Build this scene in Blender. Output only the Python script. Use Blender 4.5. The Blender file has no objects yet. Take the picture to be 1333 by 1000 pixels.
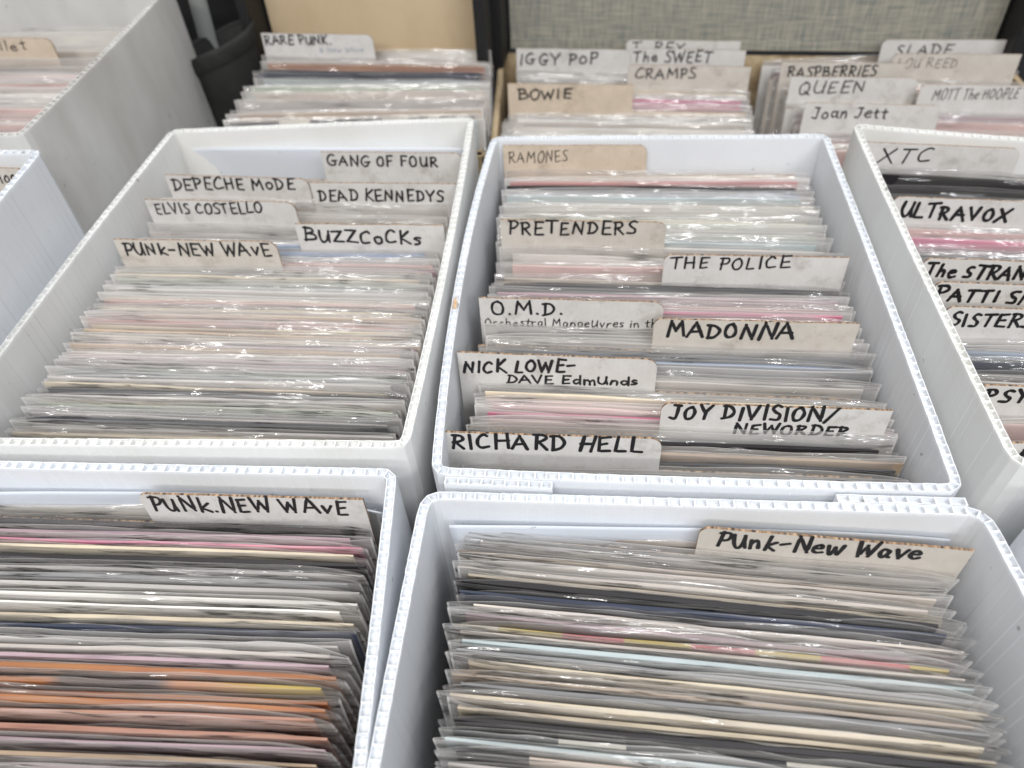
import bpy, math, random
from mathutils import Matrix, Vector
rnd = random.Random(11)
SC = bpy.context.scene
COL = SC.collection
MM = 0.001

# ---------------------------------------------------------------- camera, world, lamps
PITCH, ROLL, FPX = math.radians(47.25), math.radians(-4.5), 1000.0
cp, sp, cr, sr = math.cos(PITCH), math.sin(PITCH), math.cos(ROLL), math.sin(ROLL)
fw = Vector((0, cp, -sp)); r0 = Vector((1, 0, 0)); u0 = Vector((0, sp, cp))
rt = cr * r0 + sr * u0; up = -sr * r0 + cr * u0
cam_data = bpy.data.cameras.new('camera')
cam = bpy.data.objects.new('camera', cam_data); COL.objects.link(cam)
M = Matrix.Identity(4)
for i in range(3):
    M[i][0] = rt[i]; M[i][1] = up[i]; M[i][2] = -fw[i]
M[2][3] = 0.26124
cam.matrix_world = M
cam_data.sensor_fit = 'HORIZONTAL'; cam_data.sensor_width = 36.0
cam_data.lens = FPX / 1333.0 * 36.0
cam_data.clip_start = 0.01; cam_data.clip_end = 50
cam_data.dof.use_dof = True; cam_data.dof.focus_distance = 0.335; cam_data.dof.aperture_fstop = 8.5
SC.camera = cam

W = bpy.data.worlds.new("World"); SC.world = W; W.use_nodes = True
bg = W.node_tree.nodes['Background']
bg.inputs[0].default_value = (0.93, 0.96, 1.0, 1); bg.inputs[1].default_value = 0.34

def area(name, loc, sx, sy, energy, col, target):
    d = bpy.data.lights.new(name, 'AREA'); d.shape = 'RECTANGLE'; d.size = sx; d.size_y = sy
    d.energy = energy; d.color = col
    o = bpy.data.objects.new(name, d); COL.objects.link(o); o.location = loc
    o.rotation_euler = (Vector(target) - Vector(loc)).to_track_quat('-Z', 'Y').to_euler()
    return o
area('ceiling_lamp', (-0.8, 1.1, 2.1), 1.2, 0.3, 24, (1.0, 0.97, 0.92), (0, 0.3, 0))
area('ceiling_lamp', (0.9, 0.9, 2.1), 1.2, 0.3, 20, (0.97, 0.98, 1.0), (0, 0.3, 0))
area('ceiling_lamp', (-0.9, -1.2, 1.95), 1.2, 0.16, 26, (1.0, 0.98, 0.95), (0, 0.3, 0))
area('ceiling_lamp', (0.7, -1.1, 2.0), 1.2, 0.16, 24, (0.96, 0.98, 1.0), (0, 0.3, 0))
area('ceiling_lamp', (-0.5, -2.1, 1.75), 1.2, 0.16, 28, (1.0, 0.98, 0.95), (0, 0.3, 0))
area('ceiling_lamp', (1.2, -2.0, 1.75), 1.2, 0.16, 24, (0.96, 0.98, 1.0), (0, 0.3, 0))

SC.view_settings.view_transform = 'Standard'; SC.view_settings.look = 'None'
SC.view_settings.exposure = -0.08; SC.view_settings.gamma = 1.0
try: SC.view_settings.use_curve_mapping = False
except Exception: pass
SC.cycles.max_bounces = 12; SC.cycles.transparent_max_bounces = 48
SC.cycles.diffuse_bounces = 8; SC.cycles.glossy_bounces = 6; SC.cycles.transmission_bounces = 4
SC.cycles.use_denoising = True
SC.cycles.caustics_reflective = False; SC.cycles.caustics_refractive = False

# ---------------------------------------------------------------- materials
def newmat(name):
    m = bpy.data.materials.new(name); m.use_nodes = True
    nt = m.node_tree; nt.nodes.clear()
    return m, nt, nt.nodes, nt.links
def node(N, t, **kw):
    n = N.new(t)
    for k, v in kw.items(): setattr(n, k, v)
    return n
def objcoord(N, L, scale):
    tc = node(N, 'ShaderNodeTexCoord'); mp = node(N, 'ShaderNodeMapping')
    mp.inputs['Scale'].default_value = scale
    L.new(tc.outputs['Object'], mp.inputs['Vector'])
    return mp.outputs[0]
def ramp(N, stops):
    r = node(N, 'ShaderNodeValToRGB'); e = r.color_ramp.elements
    e[0].position, e[0].color = stops[0][0], (*stops[0][1], 1)
    e[1].position, e[1].color = stops[-1][0], (*stops[-1][1], 1)
    for p, c in stops[1:-1]:
        x = e.new(p); x.color = (*c, 1)
    return r
def plastic(name, base, dirt, trans=0.17):
    m, nt, N, L = newmat(name)
    out = node(N, 'ShaderNodeOutputMaterial')
    n = node(N, 'ShaderNodeTexNoise'); n.inputs['Scale'].default_value = 1; n.inputs['Detail'].default_value = 5
    L.new(objcoord(N, L, (22, 22, 9)), n.inputs['Vector'])
    r = ramp(N, [(0.30, dirt), (0.55, base)])
    L.new(n.outputs['Fac'], r.inputs[0])
    sp_ = node(N, 'ShaderNodeTexNoise'); sp_.inputs['Scale'].default_value = 1; sp_.inputs['Detail'].default_value = 2
    L.new(objcoord(N, L, (130, 130, 130)), sp_.inputs['Vector'])
    r2 = ramp(N, [(0.235, (0.45, 0.42, 0.38)), (0.26, (1, 1, 1))])
    L.new(sp_.outputs['Fac'], r2.inputs[0])
    mx = node(N, 'ShaderNodeMix', data_type='RGBA', blend_type='MULTIPLY'); mx.inputs[0].default_value = 0.7
    L.new(r.outputs[0], mx.inputs[6]); L.new(r2.outputs[0], mx.inputs[7])
    p = node(N, 'ShaderNodeBsdfPrincipled'); p.inputs['Roughness'].default_value = 0.38
    p.inputs['Specular IOR Level'].default_value = 0.35
    L.new(mx.outputs[2], p.inputs['Base Color'])
    t = node(N, 'ShaderNodeBsdfTranslucent'); L.new(mx.outputs[2], t.inputs['Color'])
    bn = node(N, 'ShaderNodeTexNoise'); bn.inputs['Scale'].default_value = 1; bn.inputs['Detail'].default_value = 3
    L.new(objcoord(N, L, (300, 300, 60)), bn.inputs['Vector'])
    b = node(N, 'ShaderNodeBump'); b.inputs['Strength'].default_value = 0.12; b.inputs['Distance'].default_value = 0.0006
    L.new(bn.outputs['Fac'], b.inputs['Height']); L.new(b.outputs[0], p.inputs['Normal'])
    ms = node(N, 'ShaderNodeMixShader'); ms.inputs[0].default_value = trans
    L.new(p.outputs[0], ms.inputs[1]); L.new(t.outputs[0], ms.inputs[2])
    L.new(ms.outputs[0], out.inputs[0])
    return m
WHITE = plastic('white_corrugated_plastic', (0.80, 0.82, 0.85), (0.75, 0.77, 0.80))
IVORY = plastic('ivory_corrugated_plastic', (0.83, 0.832, 0.825), (0.77, 0.77, 0.75))
GREYW = plastic('aged_corrugated_plastic', (0.66, 0.655, 0.64), (0.54, 0.525, 0.50), 0.12)
LINER = plastic('white_plastic_liner', (0.82, 0.85, 0.90), (0.80, 0.83, 0.88), 0.4)

def film(name, haze, tint, rough, bump, edge=False):
    """clear polythene: mostly see-through, a little milky, glossy and crinkled"""
    m, nt, N, L = newmat(name)
    out = node(N, 'ShaderNodeOutputMaterial')
    oi = node(N, 'ShaderNodeObjectInfo')
    tc = node(N, 'ShaderNodeTexCoord')
    add = node(N, 'ShaderNodeVectorMath', operation='ADD')
    sc = node(N, 'ShaderNodeVectorMath', operation='SCALE'); sc.inputs['Scale'].default_value = 3.0
    cmb = node(N, 'ShaderNodeCombineXYZ')
    for i in range(3): L.new(oi.outputs['Random'], cmb.inputs[i])
    L.new(cmb.outputs[0], sc.inputs[0])
    L.new(tc.outputs['Object'], add.inputs[0]); L.new(sc.outputs[0], add.inputs[1])
    def nz(scale, detail):
        mp = node(N, 'ShaderNodeMapping'); mp.inputs['Scale'].default_value = scale
        L.new(add.outputs[0], mp.inputs['Vector'])
        n = node(N, 'ShaderNodeTexNoise'); n.inputs['Scale'].default_value = 1; n.inputs['Detail'].default_value = detail
        L.new(mp.outputs[0], n.inputs['Vector']); return n.outputs['Fac']
    n1 = nz((24, 24, 165), 2.5)
    mask = node(N, 'ShaderNodeMapRange'); mask.inputs['From Min'].default_value = 0.43; mask.inputs['From Max'].default_value = 0.60
    mask.inputs['To Min'].default_value = 0.12
    L.new(nz((17, 17, 40), 2.0), mask.inputs['Value'])
    mm = node(N, 'ShaderNodeMath', operation='MULTIPLY'); L.new(n1, mm.inputs[0]); L.new(mask.outputs[0], mm.inputs[1]); n1 = mm.outputs[0]
    b = node(N, 'ShaderNodeBump'); b.inputs['Strength'].default_value = bump; b.inputs['Distance'].default_value = 0.0085
    L.new(n1, b.inputs['Height'])
    tr = node(N, 'ShaderNodeBsdfTransparent'); tr.inputs[0].default_value = (*tint, 1)
    df = node(N, 'ShaderNodeBsdfDiffuse'); df.inputs[0].default_value = (0.95, 0.93, 0.908, 1)
    tl = node(N, 'ShaderNodeBsdfTranslucent'); tl.inputs[0].default_value = (0.95, 0.93, 0.908, 1)
    hz = node(N, 'ShaderNodeMixShader'); hz.inputs[0].default_value = 0.5
    L.new(df.outputs[0], hz.inputs[1]); L.new(tl.outputs[0], hz.inputs[2])
    hv = node(N, 'ShaderNodeMapRange'); hv.inputs['To Min'].default_value = haze * 0.6; hv.inputs['To Max'].default_value = haze * 1.4
    L.new(oi.outputs['Random'], hv.inputs['Value'])
    hm_ = node(N, 'ShaderNodeMath', operation='MULTIPLY'); L.new(hv.outputs[0], hm_.inputs[0]); L.new(oi.outputs['Color'], hm_.inputs[1])
    m1 = node(N, 'ShaderNodeMixShader'); L.new(hm_.outputs[0], m1.inputs[0])
    L.new(tr.outputs[0], m1.inputs[1]); L.new(hz.outputs[0], m1.inputs[2])
    gl = node(N, 'ShaderNodeBsdfGlossy'); gl.inputs['Roughness'].default_value = rough
    L.new(b.outputs[0], gl.inputs['Normal'])
    lw = node(N, 'ShaderNodeLayerWeight'); lw.inputs['Blend'].default_value = 0.5; L.new(b.outputs[0], lw.inputs['Normal'])
    pw = node(N, 'ShaderNodeMath', operation='POWER'); pw.inputs[1].default_value = 5.0; L.new(lw.outputs['Facing'], pw.inputs[0])
    fm = node(N, 'ShaderNodeMath', operation='MULTIPLY_ADD'); fm.inputs[1].default_value = 0.80; fm.inputs[2].default_value = 0.085; fm.use_clamp = True
    L.new(pw.outputs[0], fm.inputs[0])
    m2 = node(N, 'ShaderNodeMixShader'); L.new(fm.outputs[0], m2.inputs[0])
    L.new(m1.outputs[0], m2.inputs[1]); L.new(gl.outputs[0], m2.inputs[2])
    L.new(m2.outputs[0], out.inputs[0])
    return m
FILM = film('clear_polythene', 0.27, (0.99, 0.99, 0.99), 0.11, 1.0)
FEDGE = film('polythene_edge', 0.55, (0.95, 0.95, 0.97), 0.18, 0.5)

def cover_mat(name, mode):
    m, nt, N, L = newmat(name)
    out = node(N, 'ShaderNodeOutputMaterial'); p = node(N, 'ShaderNodeBsdfPrincipled')
    oi = node(N, 'ShaderNodeObjectInfo'); tc = node(N, 'ShaderNodeTexCoord')
    cmb = node(N, 'ShaderNodeCombineXYZ'); L.new(oi.outputs['Random'], cmb.inputs[0]); L.new(oi.outputs['Random'], cmb.inputs[2])
    add = node(N, 'ShaderNodeVectorMath', operation='MULTIPLY_ADD')
    add.inputs[1].default_value = (1, 1, 1); L.new(tc.outputs['Object'], add.inputs[0]); L.new(cmb.outputs[0], add.inputs[2])
    mp = node(N, 'ShaderNodeMapping'); mp.inputs['Scale'].default_value = (16, 16, 60); L.new(add.outputs[0], mp.inputs['Vector'])
    n = node(N, 'ShaderNodeTexNoise'); n.inputs['Scale'].default_value = 1; n.inputs['Detail'].default_value = 4; n.inputs['Roughness'].default_value = 0.65
    L.new(mp.outputs[0], n.inputs['Vector'])
    if mode == 'plain':
        hs = node(N, 'ShaderNodeHueSaturation'); L.new(oi.outputs['Color'], hs.inputs['Color'])
        mr = node(N, 'ShaderNodeMapRange'); mr.inputs['From Min'].default_value = 0.3; mr.inputs['From Max'].default_value = 0.7
        mr.inputs['To Min'].default_value = 0.78; mr.inputs['To Max'].default_value = 1.12
        L.new(n.outputs['Fac'], mr.inputs['Value']); L.new(mr.outputs[0], hs.inputs['Value'])
        mr2 = node(N, 'ShaderNodeMapRange'); mr2.inputs['To Min'].default_value = 0.47; mr2.inputs['To Max'].default_value = 0.53
        L.new(n.outputs['Fac'], mr2.inputs['Value']); L.new(mr2.outputs[0], hs.inputs['Hue'])
        L.new(hs.outputs[0], p.inputs['Base Color'])
    else:
        sx = node(N, 'ShaderNodeSeparateXYZ'); L.new(tc.outputs['Object'], sx.inputs[0])
        mr = node(N, 'ShaderNodeMapRange'); mr.inputs['From Min'].default_value = -0.098; mr.inputs['From Max'].default_value = 0.098
        L.new(sx.outputs[0], mr.inputs['Value'])
        if mode == 'blocks':
            y, r_, c = (0.46, 0.35, 0.11), (0.50, 0.15, 0.15), (0.60, 0.54, 0.42)
            st = [(0, c), (.12, y), (.25, r_), (.37, y), (.5, r_), (.62, y), (.74, r_), (.9, y)]
        elif mode == 'checker':
            k, w = (0.03, 0.03, 0.035), (0.6, 0.57, 0.5)
            st = [(0, k), (.22, w), (.34, k), (.62, w), (.72, k), (.80, w), (.84, k), (.95, k)]
        elif mode == 'multi':
            st = [(0, (.05, .045, .05)), (.16, (.6, .5, .42)), (.47, (.08, .06, .06)), (.5, (.55, .09, .1)), (.64, (.12, .16, .13)), (.76, (.5, .07, .08)), (.9, (.4, .38, .36))]
        else:  # flame
            st = [(0, (.38, .16, .07)), (.42, (.36, .145, .06)), (.46, (.08, .05, .045)), (.64, (.07, .05, .05)), (.70, (.38, .16, .07)), (.93, (.42, .31, .08))]
        r = ramp(N, st); r.color_ramp.interpolation = 'CONSTANT' if mode != 'flame' else 'EASE'
        L.new(mr.outputs[0], r.inputs[0])
        mx = node(N, 'ShaderNodeMix', data_type='RGBA', blend_type='MULTIPLY'); mx.inputs[0].default_value = 0.5
        mr3 = node(N, 'ShaderNodeMapRange'); mr3.inputs['To Min'].default_value = 0.4; mr3.inputs['To Max'].default_value = 1.3
        L.new(n.outputs['Fac'], mr3.inputs['Value'])
        L.new(r.outputs[0], mx.inputs[6]); L.new(mr3.outputs[0], mx.inputs[7]); L.new(mx.outputs[2], p.inputs['Base Color'])
    p.inputs['Roughness'].default_value = 0.45; p.inputs['Specular IOR Level'].default_value = 0.35
    L.new(p.outputs[0], out.inputs[0])
    return m
COVER = {k: cover_mat('printed_cover_' + k, k) for k in ('plain', 'blocks', 'checker', 'multi', 'flame')}

def card_mat(name, base, mott):
    m, nt, N, L = newmat(name)
    out = node(N, 'ShaderNodeOutputMaterial'); p = node(N, 'ShaderNodeBsdfPrincipled')
    n = node(N, 'ShaderNodeTexNoise'); n.inputs['Scale'].default_value = 1; n.inputs['Detail'].default_value = 6; n.inputs['Roughness'].default_value = 0.7
    L.new(objcoord(N, L, (45, 45, 45)), n.inputs['Vector'])
    r = ramp(N, [(0.28, mott), (0.6, base)]); L.new(n.outputs['Fac'], r.inputs[0])
    w = node(N, 'ShaderNodeTexWave'); w.inputs['Scale'].default_value = 105; w.inputs['Distortion'].default_value = 1.5
    L.new(objcoord(N, L, (1, 0.2, 0.04)), w.inputs['Vector'])
    b = node(N, 'ShaderNodeBump'); b.inputs['Strength'].default_value = 0.10; b.inputs['Distance'].default_value = 0.0004
    L.new(w.outputs['Fac'], b.inputs['Height']); L.new(b.outputs[0], p.inputs['Normal'])
    oi = node(N, 'ShaderNodeObjectInfo'); va = node(N, 'ShaderNodeVectorMath', operation='ADD'); tc = node(N, 'ShaderNodeTexCoord')
    L.new(tc.outputs['Object'], va.inputs[0]); L.new(oi.outputs['Random'], va.inputs[1])
    g = node(N, 'ShaderNodeTexNoise'); g.inputs['Scale'].default_value = 60; g.inputs['Detail'].default_value = 7; g.inputs['Roughness'].default_value = 0.75; L.new(va.outputs[0], g.inputs['Vector'])
    gr = ramp(N, [(0.30, (0.66, 0.63, 0.60)), (0.47, (1, 1, 1))]); L.new(g.outputs['Fac'], gr.inputs[0])
    gm = node(N, 'ShaderNodeMix', data_type='RGBA', blend_type='MULTIPLY'); gm.inputs[0].default_value = 0.8
    L.new(r.outputs[0], gm.inputs[6]); L.new(gr.outputs[0], gm.inputs[7])
    L.new(gm.outputs[2], p.inputs['Base Color']); p.inputs['Roughness'].default_value = 0.55; p.inputs['Specular IOR Level'].default_value = 0.25
    L.new(p.outputs[0], out.inputs[0]); return m
CARDW = card_mat('white_faced_card', (0.585, 0.57, 0.555), (0.50, 0.48, 0.46))
CARDT = card_mat('tan_card', (0.56, 0.47, 0.375), (0.45, 0.37, 0.29))
def cut_edge():
    m, nt, N, L = newmat('cut_card_edge')
    out = node(N, 'ShaderNodeOutputMaterial'); p = node(N, 'ShaderNodeBsdfPrincipled')
    w = node(N, 'ShaderNodeTexNoise'); w.inputs['Scale'].default_value = 1; w.inputs['Detail'].default_value = 2
    L.new(objcoord(N, L, (520, 30, 30)), w.inputs['Vector'])
    r = ramp(N, [(0.38, (0.04, 0.025, 0.018)), (0.52, (0.27, 0.17, 0.10)), (0.62, (0.42, 0.29, 0.18))]); L.new(w.outputs['Fac'], r.inputs[0])
    L.new(r.outputs[0], p.inputs['Base Color']); p.inputs['Roughness'].default_value = 0.8
    L.new(p.outputs[0], out.inputs[0]); return m
CEDGE = cut_edge()
def plain(name, col, rough=0.6, spec=0.3, noise=None, scale=(40, 40, 40), bump=0.0, bdist=0.0008):
    m, nt, N, L = newmat(name)
    out = node(N, 'ShaderNodeOutputMaterial'); p = node(N, 'ShaderNodeBsdfPrincipled')
    p.inputs['Roughness'].default_value = rough; p.inputs['Specular IOR Level'].default_value = spec
    p.inputs['Base Color'].default_value = (*col, 1)
    if noise:
        n = node(N, 'ShaderNodeTexNoise'); n.inputs['Scale'].default_value = 1; n.inputs['Detail'].default_value = 5; n.inputs['Roughness'].default_value = 0.7
        L.new(objcoord(N, L, scale), n.inputs['Vector'])
        r = ramp(N, [(0.33, noise), (0.62, col)]); L.new(n.outputs['Fac'], r.inputs[0]); L.new(r.outputs[0], p.inputs['Base Color'])
        if bump:
            b = node(N, 'ShaderNodeBump'); b.inputs['Strength'].default_value = bump; b.inputs['Distance'].default_value = bdist
            L.new(n.outputs['Fac'], b.inputs['Height']); L.new(b.outputs[0], p.inputs['Normal'])
    L.new(p.outputs[0], out.inputs[0]); return m
INK = plain('black_marker_ink', (0.012, 0.012, 0.014), 0.45, 0.4)
INKG = plain('grey_pencil', (0.07, 0.065, 0.065), 0.6, 0.3)
INKB = plain('faded_blue_ink', (0.27, 0.30, 0.36), 0.6, 0.3)
BLACKV = plain('black_vinyl_cloth', (0.014, 0.014, 0.015), 0.5, 0.35, (0.006, 0.006, 0.007), (700, 700, 700), 0.8)
TANL = plain('tan_paper_lining', (0.53, 0.42, 0.28), 0.6, 0.25, (0.47, 0.36, 0.23), (14, 14, 9))
BOARD = plain('raw_board', (0.50, 0.39, 0.25), 0.8, 0.2, (0.30, 0.22, 0.13), (120, 30, 60))
STRAPM = plain('grey_strap_web', (0.22, 0.23, 0.22), 0.7, 0.25)
BAGM = plain('dark_grey_cloth', (0.026, 0.026, 0.025), 0.8, 0.2, (0.013, 0.013, 0.013), (25, 25, 25), 0.3)
TABLEM = plain('black_table_cloth', (0.02, 0.02, 0.022), 0.9, 0.1, (0.012, 0.012, 0.013), (300, 300, 300))
STAIN = plain('rust_stain', (0.55, 0.40, 0.27), 0.6, 0.2, (0.36, 0.22, 0.12), (500, 300, 300))
STICK = plain('cream_paper_sticker', (0.66, 0.58, 0.44), 0.6, 0.2)
def linen():
    m, nt, N, L = newmat('grey_linen_weave')
    out = node(N, 'ShaderNodeOutputMaterial'); p = node(N, 'ShaderNodeBsdfPrincipled')
    a = node(N, 'ShaderNodeTexNoise'); a.inputs['Scale'].default_value = 1; a.inputs['Detail'].default_value = 3
    L.new(objcoord(N, L, (800, 200, 40)), a.inputs['Vector'])
    c = node(N, 'ShaderNodeTexNoise'); c.inputs['Scale'].default_value = 1; c.inputs['Detail'].default_value = 3
    L.new(objcoord(N, L, (40, 200, 800)), c.inputs['Vector'])
    mx = node(N, 'ShaderNodeMath', operation='ADD'); L.new(a.outputs['Fac'], mx.inputs[0]); L.new(c.outputs['Fac'], mx.inputs[1])
    h = node(N, 'ShaderNodeMath', operation='MULTIPLY'); h.inputs[1].default_value = 0.5; L.new(mx.outputs[0], h.inputs[0])
    r = ramp(N, [(0.36, (0.16, 0.18, 0.17)), (0.5, (0.28, 0.267, 0.225)), (0.62, (0.37, 0.345, 0.285))]); L.new(h.outputs[0], r.inputs[0])
    L.new(r.outputs[0], p.inputs['Base Color']); p.inputs['Roughness'].default_value = 0.8; p.inputs['Specular IOR Level'].default_value = 0.2
    b = node(N, 'ShaderNodeBump'); b.inputs['Strength'].default_value = 0.3; b.inputs['Distance'].default_value = 0.0005
    L.new(h.outputs[0], b.inputs['Height']); L.new(b.outputs[0], p.inputs['Normal'])
    L.new(p.outputs[0], out.inputs[0]); return m
LINEN = linen()

# ---------------------------------------------------------------- object helpers
class MB:
    def __init__(s): s.v = []; s.f = []; s.m = []
    def add(s, vs): 
        b = len(s.v); s.v.extend(vs); return b
    def face(s, ids, mat=0): s.f.append(tuple(ids)); s.m.append(mat)
    def quads(s, vs, faces, mat=0):
        b = s.add(vs)
        for f in faces: s.face([b + i for i in f], mat)
    def box(s, x0, x1, y0, y1, z0, z1, mat=0):
        s.quads([(x0,y0,z0),(x1,y0,z0),(x1,y1,z0),(x0,y1,z0),(x0,y0,z1),(x1,y0,z1),(x1,y1,z1),(x0,y1,z1)],
                [(3,2,1,0),(4,5,6,7),(0,1,5,4),(1,2,6,5),(2,3,7,6),(3,0,4,7)], mat)
    def mesh(s, name, mats, smooth=False):
        me = bpy.data.meshes.new(name)
        me.from_pydata([(x*MM, y*MM, z*MM) for x, y, z in s.v], [], s.f)
        for m in mats: me.materials.append(m)
        me.polygons.foreach_set('material_index', s.m)
        if smooth: me.polygons.foreach_set('use_smooth', [True]*len(s.f))
        me.update(); return me
    def build(s, name, mats, parent=None, smooth=False):
        return link(name, s.mesh(name, mats if isinstance(mats, (list, tuple)) else [mats], smooth), parent)
def link(name, data, parent=None):
    o = bpy.data.objects.new(name, data); COL.objects.link(o)
    if parent is not None: o.parent = parent
    return o
def tag(o, label, cat, group=None):
    o['label'] = label; o['category'] = cat
    if group: o['group'] = group
    return o
def empty(name, loc=(0, 0, 0), rz=0.0):
    o = bpy.data.objects.new(name, None); COL.objects.link(o); o.empty_display_size = 0.02
    o.location = [c*MM for c in loc]; o.rotation_euler = (0, 0, rz); return o
def noise1(seed, n=6):
    r = random.Random(seed); a = [(r.uniform(.4, 1)/(k+1), r.uniform(0, 6.28)) for k in range(n)]
    return lambda x: sum(A*math.sin((k+1)*x + P) for k, (A, P) in enumerate(a))/1.6

# ---------------------------------------------------------------- setting: the table
t = MB(); t.box(-1400, 1400, -700, 1900, -250, -213.5)
o = t.build('table', TABLEM); o['kind'] = 'structure'
TZ = -213.0

# ---------------------------------------------------------------- corrugated plastic boxes
def poly_path(quad, bows, rad, step=1.0):
    """closed outline FL,FR,BR,BL (counter-clockwise) with bowed sides and rounded corners, as a dense point list"""
    P = [Vector((x, y)) for x, y in quad]; pts = []
    for i in range(4):
        a, b = P[i], P[(i+1) % 4]; d = (b-a); Ln = d.length; d /= Ln; out = Vector((d.y, -d.x))
        n = int(Ln/step)
        for k in range(n+1):
            s = rad + (Ln-2*rad)*k/n; q = s/Ln
            pts.append(a + d*s + out*(bows[i]*4*q*(1-q)))
        c, nx = b, P[(i+2) % 4]; d2 = (nx-c).normalized()
        p0, p2 = pts[-1], c + d2*rad
        for k in range(1, 8):
            u = k/8; pts.append(p0*(1-u)**2 + c*2*u*(1-u) + p2*u*u)
    return pts
def resample(pts, closed):
    Q = pts + [pts[0]] if closed else pts
    S = [0.0]
    for a, b in zip(Q, Q[1:]): S.append(S[-1] + (b-a).length)
    def at(s):
        s = min(max(s, 0), S[-1]-1e-6); lo, hi = 0, len(S)-1
        while hi-lo > 1:
            m = (lo+hi)//2
            if S[m] <= s: lo = m
            else: hi = m
        u = (s-S[lo])/max(S[hi]-S[lo], 1e-9); return Q[lo].lerp(Q[hi], u)
    return S[-1], at
def flute_sweep(pts, closed, zt, zb, thick, seed, off=0.0, cell=5.2, web=0.75, liner=0.55, hole=2.1, wav=0.5, fl=1.0):
    Ln, at = resample(pts, closed); n = max(2, round(Ln/cell)); c = Ln/n; nz = noise1(seed, 9); r = random.Random(seed)
    st = []
    for i in range(n):
        j = r.uniform(-.22, .22)*c*0.3; st += [(i*c + j) % Ln, (i*c + j + web) % Ln] if closed else [max(0, i*c + j), i*c + j + web]
    if not closed: st += [Ln-web, Ln]
    mb = MB(); m = len(st); idx = []
    for k, s in enumerate(st):
        p = at(s); e = .4
        if closed: d = at((s+e) % Ln) - at((s-e) % Ln)
        else: d = at(min(s+e, Ln)) - at(max(s-e, 0))
        d.normalize(); inn = Vector((-d.y, d.x))
        z = zt + wav*nz(s/Ln*6.283) + r.uniform(-.16, .16)
        o_ = off + fl*(r.uniform(-.07, .07) + (0.05 if k % 2 else 0))
        def P(t_, zz): q = p + inn*(o_+t_); return (q.x, q.y, zz)
        w = r.uniform(-.12, .12)
        idx.append(mb.add([P(0, zb), P(0, z-1.2), P(.18, z), P(liner+w, z+r.uniform(-.15, .1)), P(thick-liner+w, z+r.uniform(-.15, .1)), P(thick-.18, z), P(thick, z-1.2), P(thick, zb),
                           P(liner+w, z-hole), P(thick-liner+w, z-hole)]))
    rng = range(m if closed else m-1)
    for k in rng:
        a, b = idx[k], idx[(k+1) % m]
        for (i, j) in ((0, 1), (1, 2), (2, 3), (4, 5), (5, 6), (6, 7)):
            mb.face((a+i, b+i, b+j, a+j))
        if k % 2 == 0: mb.face((a+3, b+3, b+4, a+4))
        else:
            mb.face((a+3, b+3, b+8, a+8)); mb.face((a+9, b+9, b+4, a+4))
            mb.face((a+8, b+8, b+9, a+9)); mb.face((a+4, a+3, a+8, a+9)); mb.face((b+3, b+4, b+9, b+8))
    if not closed:
        a, b = idx[0], idx[-1]
        mb.face([a+i for i in range(7, -1, -1)]); mb.face([b+i for i in range(8)])
    return mb
BOXG = 'white corrugated plastic record boxes'
def make_box(label, quad, z, mat, bows=(0, 0, 0, 0), seed=1, rad=7, wav=0.45, flap=None, cell=5.2, fl=1.0):
    cx = sum(p[0] for p in quad)/4; cy = sum(p[1] for p in quad)/4
    root = empty('record_box', (cx, cy, TZ)); tag(root, label, 'record box', BOXG)
    q = [(x-cx, y-cy) for x, y in quad]
    pts = poly_path(q, bows, rad)
    flute_sweep(pts, True, z-TZ, 0.2, 4.4, seed, wav=wav, cell=cell, fl=fl).build('wall', mat, root)
    ctr = MB(); inset = [Vector(p)*(1-6.0/Vector(p).length) for p in q]
    b = [(v.x, v.y, 1.0) for v in inset] + [(v.x, v.y, 5.0) for v in inset]
    ctr.quads(b, [(3,2,1,0),(4,5,6,7),(0,1,5,4),(1,2,6,5),(2,3,7,6),(3,0,4,7)]); ctr.build('bottom', mat, root)
    if flap:
        side, u0_, u1_ = flap
        a, b_ = Vector(q[side]), Vector(q[(side+1) % 4]); d = b_-a; out = Vector((d.y, -d.x)).normalized()
        seg = [a + d*(u0_+(u1_-u0_)*k/30) + out*(bows[side]*4*(u0_+(u1_-u0_)*k/30)*(1-(u0_+(u1_-u0_)*k/30)) + 4.3) for k in range(31)]
        flute_sweep(seg, False, z-TZ-.2, 0.4, 4.0, seed+5, wav=.2).build('overlap_flap', mat, root)
    return root
Q = dict(
 C=[(-37.3,193.4),(175.5,164.3),(212.6,435.9),(-0.6,464.7)],
 L=[(-267.9,232.3),(-46.9,208.3),(-11.1,492.9),(-224.2,509.3)],
 A=[(-302,-49),(-65.5,-76.6),(-51.1,197.9),(-269.5,224.4)],
 B=[(-77.6,-86.6),(158,-117),(180.2,157),(-41,185.9)],
 R=[(198.9,174.4),(411.8,140),(436,383),(231.1,446.6)],
 T=[(-487,455),(-274,427),(-241,657),(-452,690)],
 S=[(-498,158),(-285,132),(-255,409.5),(-468,436)],
 D=[(190,-90),(400,-116),(416,128),(199.5,158)])
make_box('white corrugated record box in the centre, with a rust mark on its left rim', Q['C'], 0, WHITE, (1, .5, 0, 5.5), 3, flap=(0, .03, .24))
make_box('ivory white corrugated record box left of the centre, packed tight with sleeves', Q['L'], 0, IVORY, (0, 2, 0, 2), 4)
make_box('white corrugated box at bottom left, its records ending in orange and gold', Q['A'], 0, WHITE, (0, 1, 0, 0), 5)
make_box('white corrugated box at bottom right holding a red and yellow checked cover', Q['B'], 0, WHITE, (0, 5, 0, 1), 6, flap=(2, .03, .25), rad=10)
make_box('ivory white corrugated record box at the right with bold lettered cards', Q['R'], 0, IVORY, (0, 0, -3, 1), 7, rad=9)
make_box('tall greyish white box at top left with smudged plain side', Q['T'], 45, GREYW, (0, 2, 0, 0), 8, wav=.2, fl=.15)
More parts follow.
